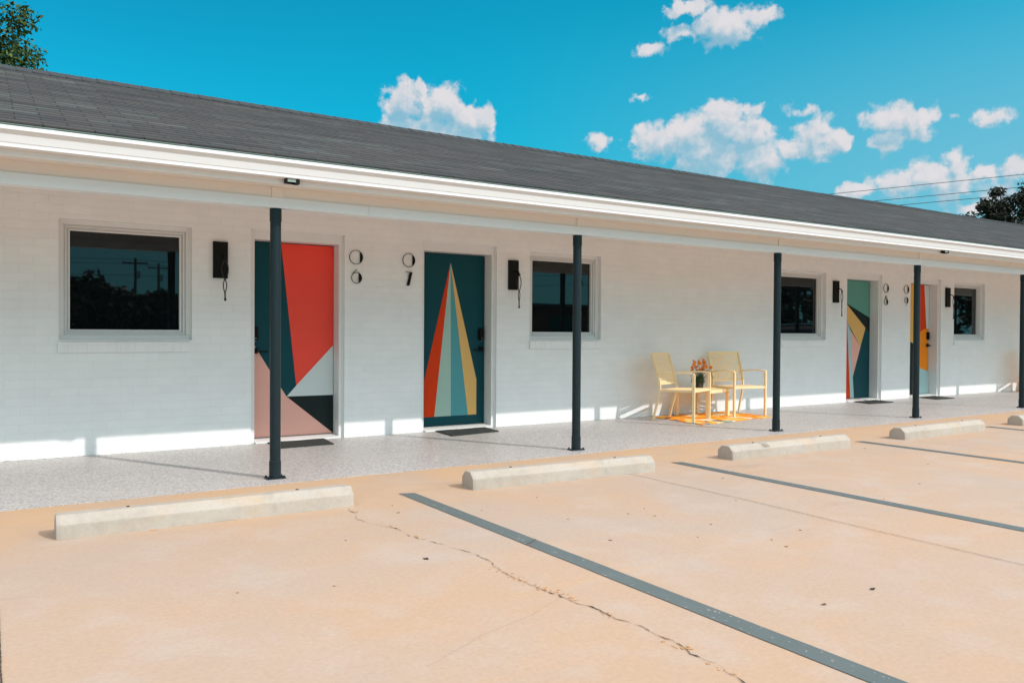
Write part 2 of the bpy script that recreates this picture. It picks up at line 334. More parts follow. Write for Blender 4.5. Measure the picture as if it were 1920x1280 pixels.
def strip(name, pts, wfun, mat, z=.0035, jit=.0, step=.022):
    """ribbon of uneven width that follows a wandering path"""
    g = MB(); P_ = []
    for (a, c) in zip(pts[:-1], pts[1:]):
        a = Vector(a); c = Vector(c); n = max(1, int((c-a).length/step))
        for k in range(n): P_.append(a.lerp(c, k/n))
    P_.append(Vector(pts[-1])); Q = []; wx = 0
    for k, q in enumerate(P_):
        wx = wx*.82+random.uniform(-jit, jit); Q.append(Vector((q.x+wx, q.y+random.uniform(-jit, jit)*.5)))
    for k in range(len(Q)-1):
        w0 = wfun(k/len(Q)); w1 = wfun((k+1)/len(Q))
        if max(w0, w1) <= 0: continue
        d = (Q[k+1]-Q[k]); nrm = Vector((-d.y, d.x)).normalized() if d.length > 1e-6 else Vector((1, 0))
        g.quad([(Q[k].x-nrm.x*w0, Q[k].y-nrm.y*w0, LOT_Z+z), (Q[k].x+nrm.x*w0, Q[k].y+nrm.y*w0, LOT_Z+z), (Q[k+1].x+nrm.x*w1, Q[k+1].y+nrm.y*w1, LOT_Z+z), (Q[k+1].x-nrm.x*w1, Q[k+1].y-nrm.y*w1, LOT_Z+z)])
    g.build(name, mat, lot); return Q
crk = [(2.011,-3.40),(2.011,-3.55),(1.96,-3.70),(1.994,-3.859),(2.055,-4.055),(2.06,-4.25),(2.088,-4.396),(2.15,-4.55),(2.171,-4.75),(2.171,-4.983),(2.126,-5.15),(2.126,-5.319),(2.148,-5.587),(2.191,-5.834),(2.201,-6.025),(2.215,-6.23),(2.167,-6.356),(2.178,-6.476),(2.153,-6.631),(2.14,-6.9),(2.17,-7.3),(2.12,-7.9)]
rr = random.Random(3)
wv = [max(0, rr.gauss(.0009, .0030)) for _ in range(500)]
for k in range(1, 499): wv[k] = (wv[k-1]*.8+wv[k]*2)/3
Q = strip('crack', crk, lambda t_: wv[int(t_*480)], M['dirt'], jit=.008)
g = MB()                                   # crumbled edges of the crack, as irregular chips
for cx, cy, sp_, n in ((2.13, -5.17, .075, 46), (2.07, -4.30, .04, 16), (2.15, -5.42, .05, 30), (2.18, -5.62, .05, 24), (2.19, -5.85, .04, 18), (2.02, -3.50, .03, 12), (2.06, -4.02, .03, 16), (2.20, -6.28, .05, 20), (2.17, -6.5, .03, 12)):
    for _ in range(int(n*.55)):
        a = rr.uniform(0, 6.28); q = (cx+rr.gauss(0, sp_*.28), cy+rr.gauss(0, sp_)); s = rr.uniform(.003, .011); hh = rr.uniform(.001, .0035)
        pts = [(q[0]+s*rr.uniform(.6, 1.2)*math.cos(a+k*1.25), q[1]+s*rr.uniform(.6, 1.2)*math.sin(a+k*1.25), LOT_Z+hh) for k in range(5)]
        g.quad(pts)
        for k in range(5): g.quad([pts[k], pts[(k+1) % 5], (*pts[(k+1) % 5][:2], LOT_Z-.001), (*pts[k][:2], LOT_Z-.001)])
o = g.build('crumbled_edge', M['crumb'], lot); o['kind'] = 'stuff'
for pts, w, j in (([(4.507, -3.372), (4.52, -4.583), (4.49, -5.474), (4.47, -6.463), (4.46, -9)], .0030, .0012), ([(8.659, -3.45), (8.60, -4.583), (8.6, -8)], .002, .004), ([(.037, -4.4), (.035, -8)], .003, .0008),
                  ([(1.3, -5.95), (1.6, -5.8), (1.9, -5.72), (2.14, -5.60)], .0005, .006), ([(2.51, -4.77), (2.57, -4.75), (2.63, -4.71)], .0035, .003), ([(11.2, -3.4), (11.0, -6)], .002, .004)):
    strip('crack', pts, lambda t_, w=w: w*rr.uniform(.35, 1.1), M['dirt'], jit=j, z=.0055)

# ---------------------------------------------------------------- building
B = empty('motel_building', (0, 0, 0)); tag(B, 'long low white painted brick motel with dark shingled roof and covered porch', 'building')
X0, X1 = -7.0, 28.0
HEAD = 2.235
doors = [(2.290, 3.308, 'six'), (4.262, 5.291, 'seven'), (12.395, 13.424, 'eight'), (14.318, 15.352, 'nine')]
wins = [(.547, 1.708), (5.790, 6.952), (10.662, 11.820), (15.815, 16.975)]
WZ0, WZ1 = 1.085, 2.205
ops = sorted([(a, c, 0, HEAD) for a, c, _ in doors]+[(a, c, WZ0, WZ1) for a, c in wins])
g = MB(); ZT = 2.52; RD = .27
xs = X0
for (a, c, z0, z1) in ops:
    g.quad([(xs, 0, -.05), (a, 0, -.05), (a, 0, ZT), (xs, 0, ZT)])
    g.quad([(a, 0, z1), (c, 0, z1), (c, 0, ZT), (a, 0, ZT)])
    if z0 > 0: g.quad([(a, 0, -.05), (c, 0, -.05), (c, 0, z0), (a, 0, z0)])
    zz = z0 if z0 > 0 else -.05
    g.quad([(a, 0, zz), (a, RD, zz), (a, RD, z1), (a, 0, z1)]); g.quad([(c, RD, zz), (c, 0, zz), (c, 0, z1), (c, RD, z1)])
    g.quad([(a, 0, z1), (a, RD, z1), (c, RD, z1), (c, 0, z1)]); g.quad([(a, RD, zz), (c, RD, zz), (c, RD, z1), (a, RD, z1)])
    if z0 > 0: g.quad([(a, RD, z0), (a, 0, z0), (c, 0, z0), (c, RD, z0)])
    xs = c
g.quad([(xs, 0, -.05), (X1, 0, -.05), (X1, 0, ZT), (xs, 0, ZT)])
g.quad([(X1, 0, -.05), (X1, 5.0, -.05), (X1, 5.0, ZT), (X1, 2.5, 3.4), (X1, 0, ZT)]); g.quad([(X0, 0, -.05), (X0, 5.0, -.05), (X0, 5.0, ZT), (X0, 2.5, 3.4), (X0, 0, ZT)])
g.quad([(X0, 5.0, -.05), (X1, 5.0, -.05), (X1, 5.0, ZT), (X0, 5.0, ZT)])
g.build('wall', M['brick'], B, fix=False)

# roof: sawtooth courses
g = MB(); e = .127; rows = 32; cs, sn = math.cos(SL), math.sin(SL)
RX0, RX1 = X0-.4, X1+.4
for k in range(rows):
    y = -2.40+k*e*cs; z = 2.510+k*e*sn; th = .0030
    y2 = y+e*cs; z2 = z+e*sn
    nseg = 14
    for q in range(nseg):
        xa = RX0+(RX1-RX0)*q/nseg; xb = RX0+(RX1-RX0)*(q+1)/nseg
        g.quad([(xa, y, z+th), (xb, y, z+th), (xb, y2, z2), (xa, y2, z2)])
        g.quad([(xa, y, z-(.001 if k else .008)), (xb, y, z-(.001 if k else .008)), (xb, y, z+th), (xa, y, z+th)])
yr = -2.40+rows*e*cs; zr = 2.510+rows*e*sn
g.quad([(RX0, yr, zr), (RX1, yr, zr), (RX1, 2*yr+2.45, 2.45), (RX0, 2*yr+2.45, 2.45)])
g.quad([(RX0, -2.40, 2.498), (RX1, -2.40, 2.498), (RX1, yr, zr-.05), (RX0, yr, zr-.05)])
for x in (RX0, RX1): g.quad([(x, -2.4, 2.50), (x, -2.4, 2.36), (x, 2*yr+2.45, 2.36), (x, 2*yr+2.45, 2.45), (x, yr, zr)])
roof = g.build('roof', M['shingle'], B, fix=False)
g = MB(); n = int((RX1-RX0)/.15)
for k in range(n):
    xa = RX0+k*.15; xb = xa+.16; j = random.uniform(-.0015, .0015)+.004*math.sin(xa*.9)
    top = zr+.030+j
    g.quad([(xa, yr-.14, zr-.14*.36+.014+j), (xb, yr-.14, zr-.14*.36+.006+j), (xb, yr-.02, top-.004), (xa, yr-.02, top)])
    g.quad([(xa, yr-.02, top), (xb, yr-.02, top-.004), (xb, yr+.14, zr-.14*.36+.006+j), (xa, yr+.14, zr-.14*.36+.014+j)])
    g.quad([(xa, yr-.14, zr-.14*.36-.004), (xb, yr-.14, zr-.14*.36-.004), (xb, yr-.14, zr-.14*.36+.006+j), (xa, yr-.14, zr-.14*.36+.014+j)])
g.build('ridge_cap', M['ridge'], roof, fix=False)
# fascia, gutter, flashing
g = MB(); g.box(RX0, RX1, -2.372, -2.345, 2.297, 2.470); g.build('fascia', M['trim'], B)
g = MB()
prof_o = [(-2.374, 2.334), (-2.448, 2.334), (-2.4555, 2.3375), (-2.4555, 2.3465), (-2.450, 2.351), (-2.452, 2.362), (-2.457, 2.366), (-2.470, 2.412), (-2.473, 2.417), (-2.482, 2.425), (-2.494, 2.436), (-2.500, 2.439), (-2.500, 2.461), (-2.497, 2.4635), (-2.488, 2.4635)]
prof_i = [(-2.488, 2.455), (-2.470, 2.425), (-2.445, 2.345), (-2.378, 2.345), (-2.378, 2.475), (-2.374, 2.475)]
g.prism_x(prof_o+prof_i, RX0, RX1); gut = g.build('gutter', M['gutter'], B)
g = MB(); g.prism_x([(-2.384, 2.40), (-2.380, 2.40), (-2.380, 2.488), (-2.40, 2.497), (-2.402, 2.494), (-2.385, 2.485)], RX0, RX1, 0); g.build('flashing', M['inner_gutter'], B)
x = -5.4
while x < X1:                              # strap hangers inside the gutter
    g = MB(); g.box(x, x+.028, -2.490, -2.380, 2.458, 2.462); g.box(x, x+.028, -2.390, -2.3855, 2.44, 2.487); g.build('gutter_hanger', M['gutter'], gut); x += .82
for x in (1.89, 11.01, 20.1):              # open outlet stubs
    g = MB(); xa, xb, ya, yb = x, x+.105, -2.440, -2.385; z0 = 2.300; z1 = 2.333
    for (p, q, r2, s2, mi, zb) in ((xa, xa+.012, ya, yb, 1, z0), (xb-.030, xb, ya, yb, 1, z0-.003), (xa+.012, xb-.030, ya, ya+.004, 0, z0+.008), (xa+.012, xb-.030, yb-.004, yb, 1, z0)): g.box(p, q, r2, s2, zb, z1, mi)
    g.build('gutter_outlet', [M['inner_gutter'], M['black']], gut)
# soffit, beam
g = MB(); g.box(RX0+.1, RX1-.1, -2.344, -2.091, 2.318, 2.335); g.box(RX0+.1, RX1-.1, -1.999, -.001, 2.500, 2.515); g.build('soffit', M['soffit'], B)
x = X0; g = MB(); joints = [-7, -4.1, -.6, 2.70, 6.35, 9.9, 13.4, 17.0, 20.5, 24, 28]
for a, c in zip(joints[:-1], joints[1:]): g.box(a+.0008, c-.0008, -2.104, -1.990, 2.155, 2.236)
beam = g.build('beam', M['beam'], B, bevel=.002)
g = MB(); g.box(X0, X1, -2.090, -2.000, 2.2365, 2.53); g.build('upper_beam_board', M['soffit'], B)
PX = [-4.15, -1.11, 1.929, 4.965, 8.020, 11.022, 14.075, 17.1, 20.15, 23.2]
for px in PX:
    w = .045; g = MB(); g.box(px-w, px+w, -2.103, -2.091, 2.237, 2.3165); g.build('batten', M['soffit'], beam, bevel=.0015)
g = MB(); g.box(X0, X1, -.012, -.001, 2.46, 2.499); g.build('wall_trim', M['soffit'], B)
# posts
base = None
for i, px in enumerate(PX):
    if base is None:
        g = MB(); g.cyl((0, 0, .012), .043, .043, 2.143, 36); base = g.build('porch_post', M['post'], B, smooth=True)
        g = MB(); g.cyl((0, 0, .012), .047, .047, .128, 36); sl = g.build('base_sleeve', M['post'], base, smooth=True)
        g = MB(); g.cyl((0, 0, 2.052), .0465, .0465, .1025, 36); s2 = g.build('shadow_ring', M['post'], base, smooth=True)  # eave shadow at the post top, shaped as a slightly wider ring
        g = MB(); g.box(-.075, .075, -.05, .05, 0, .010)
        for bx in (-.062, .062):
            for by in (-.036, .036): g.cyl((bx, by, .010), .009, .009, .012, 8)
        g.build('base_plate', M['post'], base)
        pp = base
    else: pp = copy_tree(base, B)
    pp.location = (px, -2.047, 0)

# windows
def stepped_frame(name, x0, x1, z0, z1, steps, mat, parent):
    """nested rectangular rings: each step = (inset_from, inset_to, y_front, y_back)"""
    g = MB()
    for (a, c, yf, yb) in steps:
        g.box(x0+a, x1-a, yf, yb, z1-c, z1-a); g.box(x0+a, x1-a, yf, yb, z0+a, z0+c)
        g.box(x0+a, x0+c, yf, yb, z0+c, z1-c); g.box(x1-c, x1-a, yf, yb, z0+c, z1-c)
    return g.build(name, mat, parent, bevel=.0025)
for (a, c) in wins:
    we = empty('window', (0, 0, 0)); we.parent = B
    stepped_frame('frame', a-.003, c+.003, WZ0-.003, WZ1+.003, [(0, .047, .064, .2), (.047, .061, .088, .2), (.061, .073, .076, .2), (.073, .087, .108, .2), (.087, .101, .094, .2)], M['trim'], we)
    g = MB(); g.quad([(a+.09, .128, WZ0+.075), (c-.09, .128, WZ0+.075), (c-.09, .128, WZ1-.09), (a+.09, .128, WZ1-.09)]); g.build('pane', M['glass'], we)
    g = MB(); n = 14; L = c-a-.015; bw = L/n
    for k in range(n):
        xa = a-.012+k*bw; j = random.uniform(-.002, .002)
        g.prism_x([(-.034+j, .968), (.04, .968), (.04, 1.088), (-.030+j, 1.066)], xa+.0002, xa+bw-.0002)
    g.build('sill', M['brick'], we, bevel=.0022, seg=1)

# doors
def leaf(x0, x1, art, bg_mat, key, side, name='door'):
    """door leaf with its painted panel design; art polygons in metres from the leaf's lower left corner"""
    LX0, LX1, LZ0, LZ1 = x0+.053, x1-.056, .036, 2.128
    mats = [bg_mat]; g = MB(); g.box(LX0+.002, LX1-.003, .200, .243, LZ0+.004, LZ1-.004, 0)
    for k, (poly, mm) in enumerate(art):
        mats.append(mm); q = [(LX0+.002+max(0.0, min(.907, px)), max(LZ0+.004, min(LZ1-.004, pz))) for px, pz in poly]
        g.prism_y(q, .1988-.0003*k, .201, k+1)
    d = g.build(name, mats, B)
    lx = (LX0+.032 if side == 'l' else LX1-.108) ; sgn = 1 if side == 'l' else -1
    cx = LX0+.036 if side == 'l' else LX1-.060
    g = MB(); n = 20                        # keypad deadbolt, rounded
    def rr_poly(cx, cz, w, h, r, n=6):
        out = []
        for (sx, sz, a0) in ((1, 1, 0), (-1, 1, 90), (-1, -1, 180), (1, -1, 270)):
            for k in range(n): a = math.radians(a0+90*k/(n-1)); out.append((cx+sx*(w/2-r)+r*math.cos(a), cz+sz*(h/2-r)+r*math.sin(a)))
        return out
    g.prism_y(rr_poly(cx, 1.152, .066, .150, .026), .168, .199); g.prism_y(rr_poly(cx, 1.160, .050, .090, .016), .163, .1675)
    for kz in range(3):
        for kx in (-1, 0, 1): g.cyl((cx+kx*.014, .1605, 1.18-kz*.02), .0045, .0045, .003, 8, 0, 'y')
    g.cyl((cx, .158, 1.098), .012, .012, .010, 16, 0, 'y')
    lk = g.build('keypad_lock', M['black'], d, bevel=.0015)
    g = MB(); g.cyl((cx+.004, .155, 1.099), .005, .005, .004, 12, 0, 'y'); g.build('keyhole', M['brass'], d)
    g = MB(); g.cyl((cx+.002, .162, 1.070), .006, .005, .012, 10, 0, 'y'); g.build('status_light', M['bluekey'], d)
    g = MB(); g.prism_y(rr_poly(cx, .968, .062, .062, .004), .180, .199); g.cyl((cx, .135, .962), .014, .014, .046, 16, 0, 'y')
    g.bar([(cx-.01*sgn, .138, .960), (cx+.06*sgn, .136, .958), (cx+.130*sgn, .142, .956)], .016, .017, (0, 1, 0)); g.build('handle', M['black'], d, bevel=.002)
    g = MB()                                # frame: jambs, head, stop gap and moulding
    g.box(x0-.003, x0+.046, .040, .262, 0, LZ1+.006); g.box(x1-.050, x1+.003, .040, .262, 0, LZ1+.006); g.box(x0-.003, x1+.003, .040, .262, LZ1+.006, HEAD+.003)
    g.box(x0-.003, x0+.016, .030, .0397, 0, HEAD-.03); g.box(x1-.016, x1+.003, .030, .0397, 0, HEAD-.03)
    g.build('door_frame', M['trim'], d, bevel=.002)
    g = MB(); g.box(x0+.047, x1-.051, .246, .262, 0, LZ1+.005); g.build('dark_gap', M['black'], d)
    g = MB(); g.prism_x([(-.012, 0.001), (-.012, .016), (.02, .022), (.20, .034), (.262, .034), (.262, .001)], x0+.047, x1-.051); g.build('threshold', M['trim'], d, bevel=.002)
    return d
T, Bm = 2.13, .03
art6 = [([(.318, T), (.92, T), (.92, 1.02), (.487, .582)], P['red']), ([(.487, .5815), (.92, 1.019), (.92, .465), (.381, .466)], P['pale']), ([(.381, .4655), (.92, .4645), (.92, Bm), (.905, Bm)], P['ink']),
        ([(-.01, 1.08), (.182, .778), (.3805, .466), (.904, Bm), (-.01, Bm)], P['pink'])]
art7 = [([(.430, 2.019), (.077, .590), (.077, .150), (.215, .150)], P['rust']), ([(.430, 2.019), (.2155, .150), (.444, .150)], P['sage']), ([(.431, 2.019), (.4445, .150), (.685, .150)], P['aqua']), ([(.432, 2.019), (.6855, .150), (.804, .150), (.804, .587)], P['gold'])]
art8 = [([(-.0, T), (.92, T), (.92, 1.475), (0.2, 1.727), (0, 1.80)], P['mint']), ([(.20, 1.727), (.92, 1.474), (.92, 1.20), (.787, 1.291)], P['ink']), ([(.20, 1.726), (.787, 1.290), (.642, .951), (.244, 1.399)], P['gold']),
        ([(0, Bm), (.357, Bm), (.244, 1.398), (.188, 1.352), (.0, 1.2)], P['rust']), ([(.358, Bm), (.465, Bm), (.424, .419), (.343, 1.247), (.2445, 1.397)], P['ice']), ([(.424, .419), (.642, .950), (.343, 1.2465)], P['pink'])]
art9 = [([(0, T), (.395, T), (.407, 1.018), (.281, 1.043), (0, 1.10)], P['amber']), ([(0, 1.09), (.281, 1.040), (.407, 1.005), (.43, .6), (.40, .03), (0, .03)], P['ink']),
        ([(.396, T), (.746, T), (.834, 1.248), (.651, 1.235), (.42, 1.1)], P['rust']), ([(.42, .65), (.43, .95), (.50, 1.13), (.56, 1.20), (.651, 1.240), (.74, 1.275), (.834, 1.292), (.91, 1.29), (.91, .465), (.643, .531)], P['orange']), ([(.405, Bm), (.42, .58), (.643, .530), (.91, .464), (.91, Bm)], P['ice'])]
def named(d, txt): d['label'] = txt; return d
named(leaf(2.290, 3.308, art6, P['teal'], 6, 'l'), 'teal door with coral red, white, black and pink triangles')
named(leaf(4.262, 5.291, art7, P['teal'], 7, 'r'), 'teal door with a tall striped spire in red, sage, aqua and gold')
named(leaf(12.395, 13.424, art8, P['teal'], 8, 'l'), 'mint and teal door with gold, pink and red shards')
named(leaf(14.318, 15.352, art9, P['pale'], 9, 'r'), 'amber, red and orange door with a black panel')

# ---------------------------------------------------------------- wall sconces
def sconce(x, label):
    r = empty('wall_sconce', (x, 0, 0)); tag(r, label, 'wall light', 'black iron sconces beside the motel windows')
    g = MB(); g.box(-.071, .071, -.034, -.002, 1.709, 2.078); g.build('back_plate', M['black'], r, bevel=.002)
    cx = .022
    g = MB(); g.tube([(cx, -.034, 1.94), (cx, -.075, 1.945), (cx, -.105, 1.925), (cx, -.115, 1.895)], .009, 10); g.cyl((cx, -.118, 1.885), .015, .015, .02, 12); g.cyl((cx, -.040, 1.94), .016, .016, .008, 12, 0, 'y'); g.build('bracket', M['black'], r, smooth=True)
    g = MB()
    def rad(z):
        if z > 1.69: return .031*math.sin(PI*(z-1.69)/(1.885-1.69))**.8 if z < 1.885 else 0
        if z > 1.56: return .020*math.sin(PI*(z-1.56)/(.13))**.8
        return 0.0
    for sg in (1, -1):
        pts = []
        for k in range(41):
            z = 1.89-(1.89-1.55)*k/40; rd = max(0, rad(min(z, 1.8849))) + .0035; ph = (1.89-z)*5.5
            pts.append((cx+sg*rd*math.cos(ph*.5), -.115+sg*rd*math.sin(ph*.5)*.6, z))
        g.tube(pts, .0054, 8)
    g.tube([(cx, -.115, 1.565), (cx+.002, -.115, 1.50)], .0075, 8); g.cyl((cx+.002, -.115, 1.478), .0115, .0115, .026, 12)
    g.build('twisted_scroll', M['iron'], r, smooth=True)
for x, l in ((1.978, 'black sconce with twisted drop between the leftmost window and the coral red door'), (5.525, 'black sconce with twisted drop between the striped spire door and its window'), (12.063, 'black sconce with twisted drop left of the mint and gold door'), (15.560, 'black sconce with twisted drop right of the amber and orange door')): sconce(x, l)

# ---------------------------------------------------------------- room numbers
def ring(g, cx, cz, R, w, seg=False, y0=-.018, y1=-.010, n=40):
    for k in range(n):
        a, c = 2*PI*k/n, 2*PI*(k+1)/n
        pts = [(cx+R*math.cos(a), cz+R*math.sin(a)), (cx+R*math.cos(c), cz+R*math.sin(c)), (cx+(R-w)*math.cos(c), cz+(R-w)*math.sin(c)), (cx+(R-w)*math.cos(a), cz+(R-w)*math.sin(a))]
        g.prism_y(pts, y0, y1)
    if seg:
        th = math.acos(seg); pts = [(cx+(R-.0005)*math.cos(-th+2*th*k/16), cz+(R-.0005)*math.sin(-th+2*th*k/16)) for k in range(17)]; g.prism_y(pts, y0-.0005, y1+.0005)
def number(cx, ds, label):
    r = empty('room_number', (cx, 0, 0)); tag(r, label, 'room number', 'two digit room numbers beside the doors')
    g = MB(); ring(g, 0, 2.002, .0795, .0052, .58)
    for (x, z) in ((-.075, 2.01), (.06, 2.03)): g.cyl((x, -.0105, z), .003, .003, .010, 6, 0, 'y')
    g.build('digit', M['black'], r)
    g = MB()
    if ds == 6:
        ring(g, .006, 1.773, .0625, .0052, .42); q = Vector((-.043, 1.812)); g.tube([(q.x, -.014, q.y), (-.018, -.014, 1.842), (.012, -.014, 1.868)], .0034, 6)
    elif ds == 7:
        g.prism_y([(.012, 1.866), (.046, 1.866), (.008, 1.710), (-.028, 1.710)], -.018, -.010); g.prism_y([(-.042, 1.867), (.0115, 1.867), (.0115, 1.861), (-.042, 1.8625)], -.018, -.010); g.prism_y([(-.018, 1.828), (.0018, 1.829), (.0002, 1.823), (-.018, 1.8235)], -.018, -.010)
    elif ds == 8:
        ring(g, .003, 1.760, .0585, .0052, .40); ring(g, .003, 1.843, .0265, .0048)
    elif ds == 9:
        ring(g, .002, 1.805, .0565, .0052, .42); g.tube([(.050, -.014, 1.775), (.03, -.014, 1.745), (-.004, -.014, 1.712)], .0034, 6)
    g.cyl((.02, -.0105, 1.765 if ds != 7 else 1.78), .003, .003, .010, 6, 0, 'y')
    g.build('digit', M['black'], r)
number(3.437, 6, 'thin black number 06 right of the coral red door'); number(4.083, 7, 'thin black number 07 left of the striped spire door')
number(13.522, 8, 'thin black number 08 right of the mint and gold door'); number(14.162, 9, 'thin black number 09 left of the amber and orange door')

# ---------------------------------------------------------------- doormats
for (pts, l) in (([(2.455, -.02), (3.075, .005), (3.020, -.450), (2.455, -.466)], 'flat black doormat in front of the coral red door'), ([(4.43, -.03), (5.13, .01), (5.072, -.410), (4.39, -.512)], 'flat black doormat in front of the striped spire door'),
                 ([(12.62, .0), (13.27, .01), (13.104, -.432), (12.455, -.416)], 'flat black doormat in front of the mint and gold door'), ([(14.56, -.033), (15.16, .005), (14.939, -.502), (14.40, -.473)], 'flat black doormat in front of the amber and orange door')):
    g = MB(); n = 10; pts = [Vector((*q, 0)) for q in pts]; ctr = sum(pts, Vector())/4
    for i in range(n):
        for j in range(n):
            def pt(u, v): return pts[0].lerp(pts[1], u).lerp(pts[3].lerp(pts[2], u), v)-ctr+Vector((0, 0, .012+.002*math.sin(u*9+v*5)))
            g.quad([pt(i/n, j/n), pt((i+1)/n, j/n), pt((i+1)/n, (j+1)/n), pt(i/n, (j+1)/n)])
    q = [p-ctr for p in pts]
    for k in range(4): a_, c_ = q[k], q[(k+1) % 4]; g.quad([a_+Vector((0, 0, .012)), c_+Vector((0, 0, .012)), c_+Vector((0, 0, .001)), a_+Vector((0, 0, .001))])
    tag(g.build('doormat', M['mat'], loc=ctr, fix=False), l, 'doormat', 'black doormats on the porch')

# ---------------------------------------------------------------- wheel stops
SPF = [(-.100, 0), (-.096, .079), (-.042, .127), (.042, .130), (.096, .084), (.103, 0)]      # across: back (+y side) first
def wheel_stop(x0, y0, x1, y1, label):
    L = math.hypot(x1-x0, y1-y0); g = MB(); n = 24; ends = .022; i0 = len(g.v); R2 = random.Random(int(x0*100))
    rings = [0, ends]+[ends+(L-2*ends)*k/n for k in range(1, n)]+[L-ends, L]
    prof = [(-.103, 0), (-.099, .082), (-.044, .128), (.044, .130), (.097, .082), (.103, 0)]
    for ri, s in enumerate(rings):
        endf = ri in (0, len(rings)-1)
        for (yy, zz) in prof:
            k = .93 if endf else 1; j = R2.uniform(-.0012, .0012)
            zc = zz*(.975 if endf else 1)
            g.v.append((s, yy*k*-1+j, zc+j))
    m_ = len(prof)
    for r2 in range(len(rings)-1):
        for k in range(m_-1): g.f.append((r2*m_+k, r2*m_+k+1, (r2+1)*m_+k+1, (r2+1)*m_+k)); g.m.append(0)
    g.f.append(tuple(range(m_))); g.m.append(0); g.f.append(tuple((len(rings)-1)*m_+k for k in range(m_))[::-1]); g.m.append(0)
    e_ = empty('wheel_stop', (x0, y0, LOT_Z), math.atan2(y1-y0, x1-x0)); tag(e_, label, 'wheel stop', 'concrete wheel stops in front of the porch')
    g.build('block', M['stop'], e_, bevel=.005)
    if 'scuff' in label:
        for k in range(5):
            h_ = MB(); xx = .40+k*.018; h_.quad([(xx, -.052-k*.004, .1315), (xx+.004, -.054-k*.004, .1310), (xx+.047, -.092, .0925), (xx+.042, -.0915, .0925)]); h_.build('scuff_mark', M['dirt'], e_, fix=False)
    for s in (.38, L-.36):
        h_ = MB(); h_.cyl((s, .004, .1285), .011, .010, .005, 10); h_.build('pin_head', M['dirt'], e_)
wheel_stop(.322, -3.197, 2.085, -3.230, 'concrete wheel stop nearest the camera, at lower left')
wheel_stop(3.050, -3.185, 4.800, -3.285, 'concrete wheel stop in front of the striped spire door')
wheel_stop(5.826, -3.225, 7.570, -3.270, 'concrete wheel stop with dark scuff marks, before the yellow chairs')
wheel_stop(8.622, -3.232, 10.375, -3.228, 'fourth concrete wheel stop, past the post right of the yellow chairs')
wheel_stop(11.300, -3.236, 13.05, -3.236, 'farthest concrete wheel stop, cut by the right edge of the photo')

# ---------------------------------------------------------------- furniture
def yellow_chair():
    """local: +X right, -Y forward; front feet at y=0"""
    r = empty('patio_chair', (0, 0, 0)); w = .272; c = M['chair']
    for sx in (-1, 1):
        x = sx*w
        g = MB(); g.bar([(x, 0, 0), (x, 0, .632)], .038, .024, (0, 1, 0)); g.build('leg', c, r, bevel=.003)
        g = MB(); g.bar([(x*.985, .575, 0), (x*.985, .545, .14), (x*.985, .500, .30), (x*.985, .478, .40), (x*.985, .485, .50), (x*.985, .520, .64), (x*.985, .565, .78), (x*.985, .608, .905)], .022, .030, (1, 0, 0)); g.build('back_leg', c, r, bevel=.003)
        g = MB(); g.bar([(x*1.02, -.012, .640), (x*1.02, .10, .652), (x*1.02, .25, .650), (x*1.02, .42, .634), (x*1.02, .56, .612)], .040, .016, (1, 0, 0)); g.build('armrest', c, r, bevel=.003)
    g = MB(); g.bar([(-w, 0, .415), (w, 0, .415)], .026, .030, (0, 1, 0)); g.bar([(-w, .478, .405), (w, .478, .405)], .022, .026, (0, 1, 0))
    for sx in (-1, 1): g.bar([(sx*w*.98, .01, .415), (sx*w*.98, .478, .405)], .022, .028, (1, 0, 0))
    g.build('seat_frame', c, r, bevel=.002)
    def weave(name, O, U, V, nu, nv, wu):
        g = MB(); O = Vector(O); U = Vector(U); V = Vector(V); N = U.cross(V).normalized()*.002
        for k in range(nu):
            a0 = (k+.5)/nu; hw = wu/U.length/2
            for q in range(nv*2): 
                v0, v1 = q/(nv*2), (q+1)/(nv*2); off = N*(1 if (q//1+k) % 2 else -1)
                off2 = N*(1 if (q+1+k) % 2 else -1)
                g.quad([O+U*(a0-hw)+V*v0+off, O+U*(a0+hw)+V*v0+off, O+U*(a0+hw)+V*v1+off2, O+U*(a0-hw)+V*v1+off2])
        for k in range(nv):
            a0 = (k+.5)/nv; hw = wu/V.length/2
            g.quad([O+V*(a0-hw), O+U+V*(a0-hw), O+U+V*(a0+hw), O+V*(a0+hw)])
        ob = g.build(name, c, r, fix=False); s_ = ob.modifiers.new('thick', 'SOLIDIFY'); s_.thickness = .003
    g = MB()
    for k in range(9):
        y = .030+k*.0515; z = .431-.012*y/.46; g.box(-.258, .258, y-.0165, y+.0165, z-.004, z+.004)
    g.box(-.262, -.246, .012, .47, .418, .4265); g.box(.246, .262, .012, .47, .418, .4265)
    g.build('seat', c, r, bevel=.001)
    weave('backrest', (-.252, .492, .500), (.504, 0, 0), (0, .112, .392), 12, 10, .0185)
    g = MB(); g.bar([(-w, .603, .893), (w, .603, .893)], .020, .028, (0, 1, 0)); g.bar([(-w, .489, .492), (w, .489, .492)], .020, .024, (0, 1, 0)); g.build('back_rail', c, r, bevel=.002)
    return r
def place(o, x, y, rz, label, group): o.location = (x, y, 0); o.rotation_euler.z = rz; return tag(o, label, 'chair', group)
c1 = yellow_chair(); CG = 'pale yellow patio chairs with woven backs'
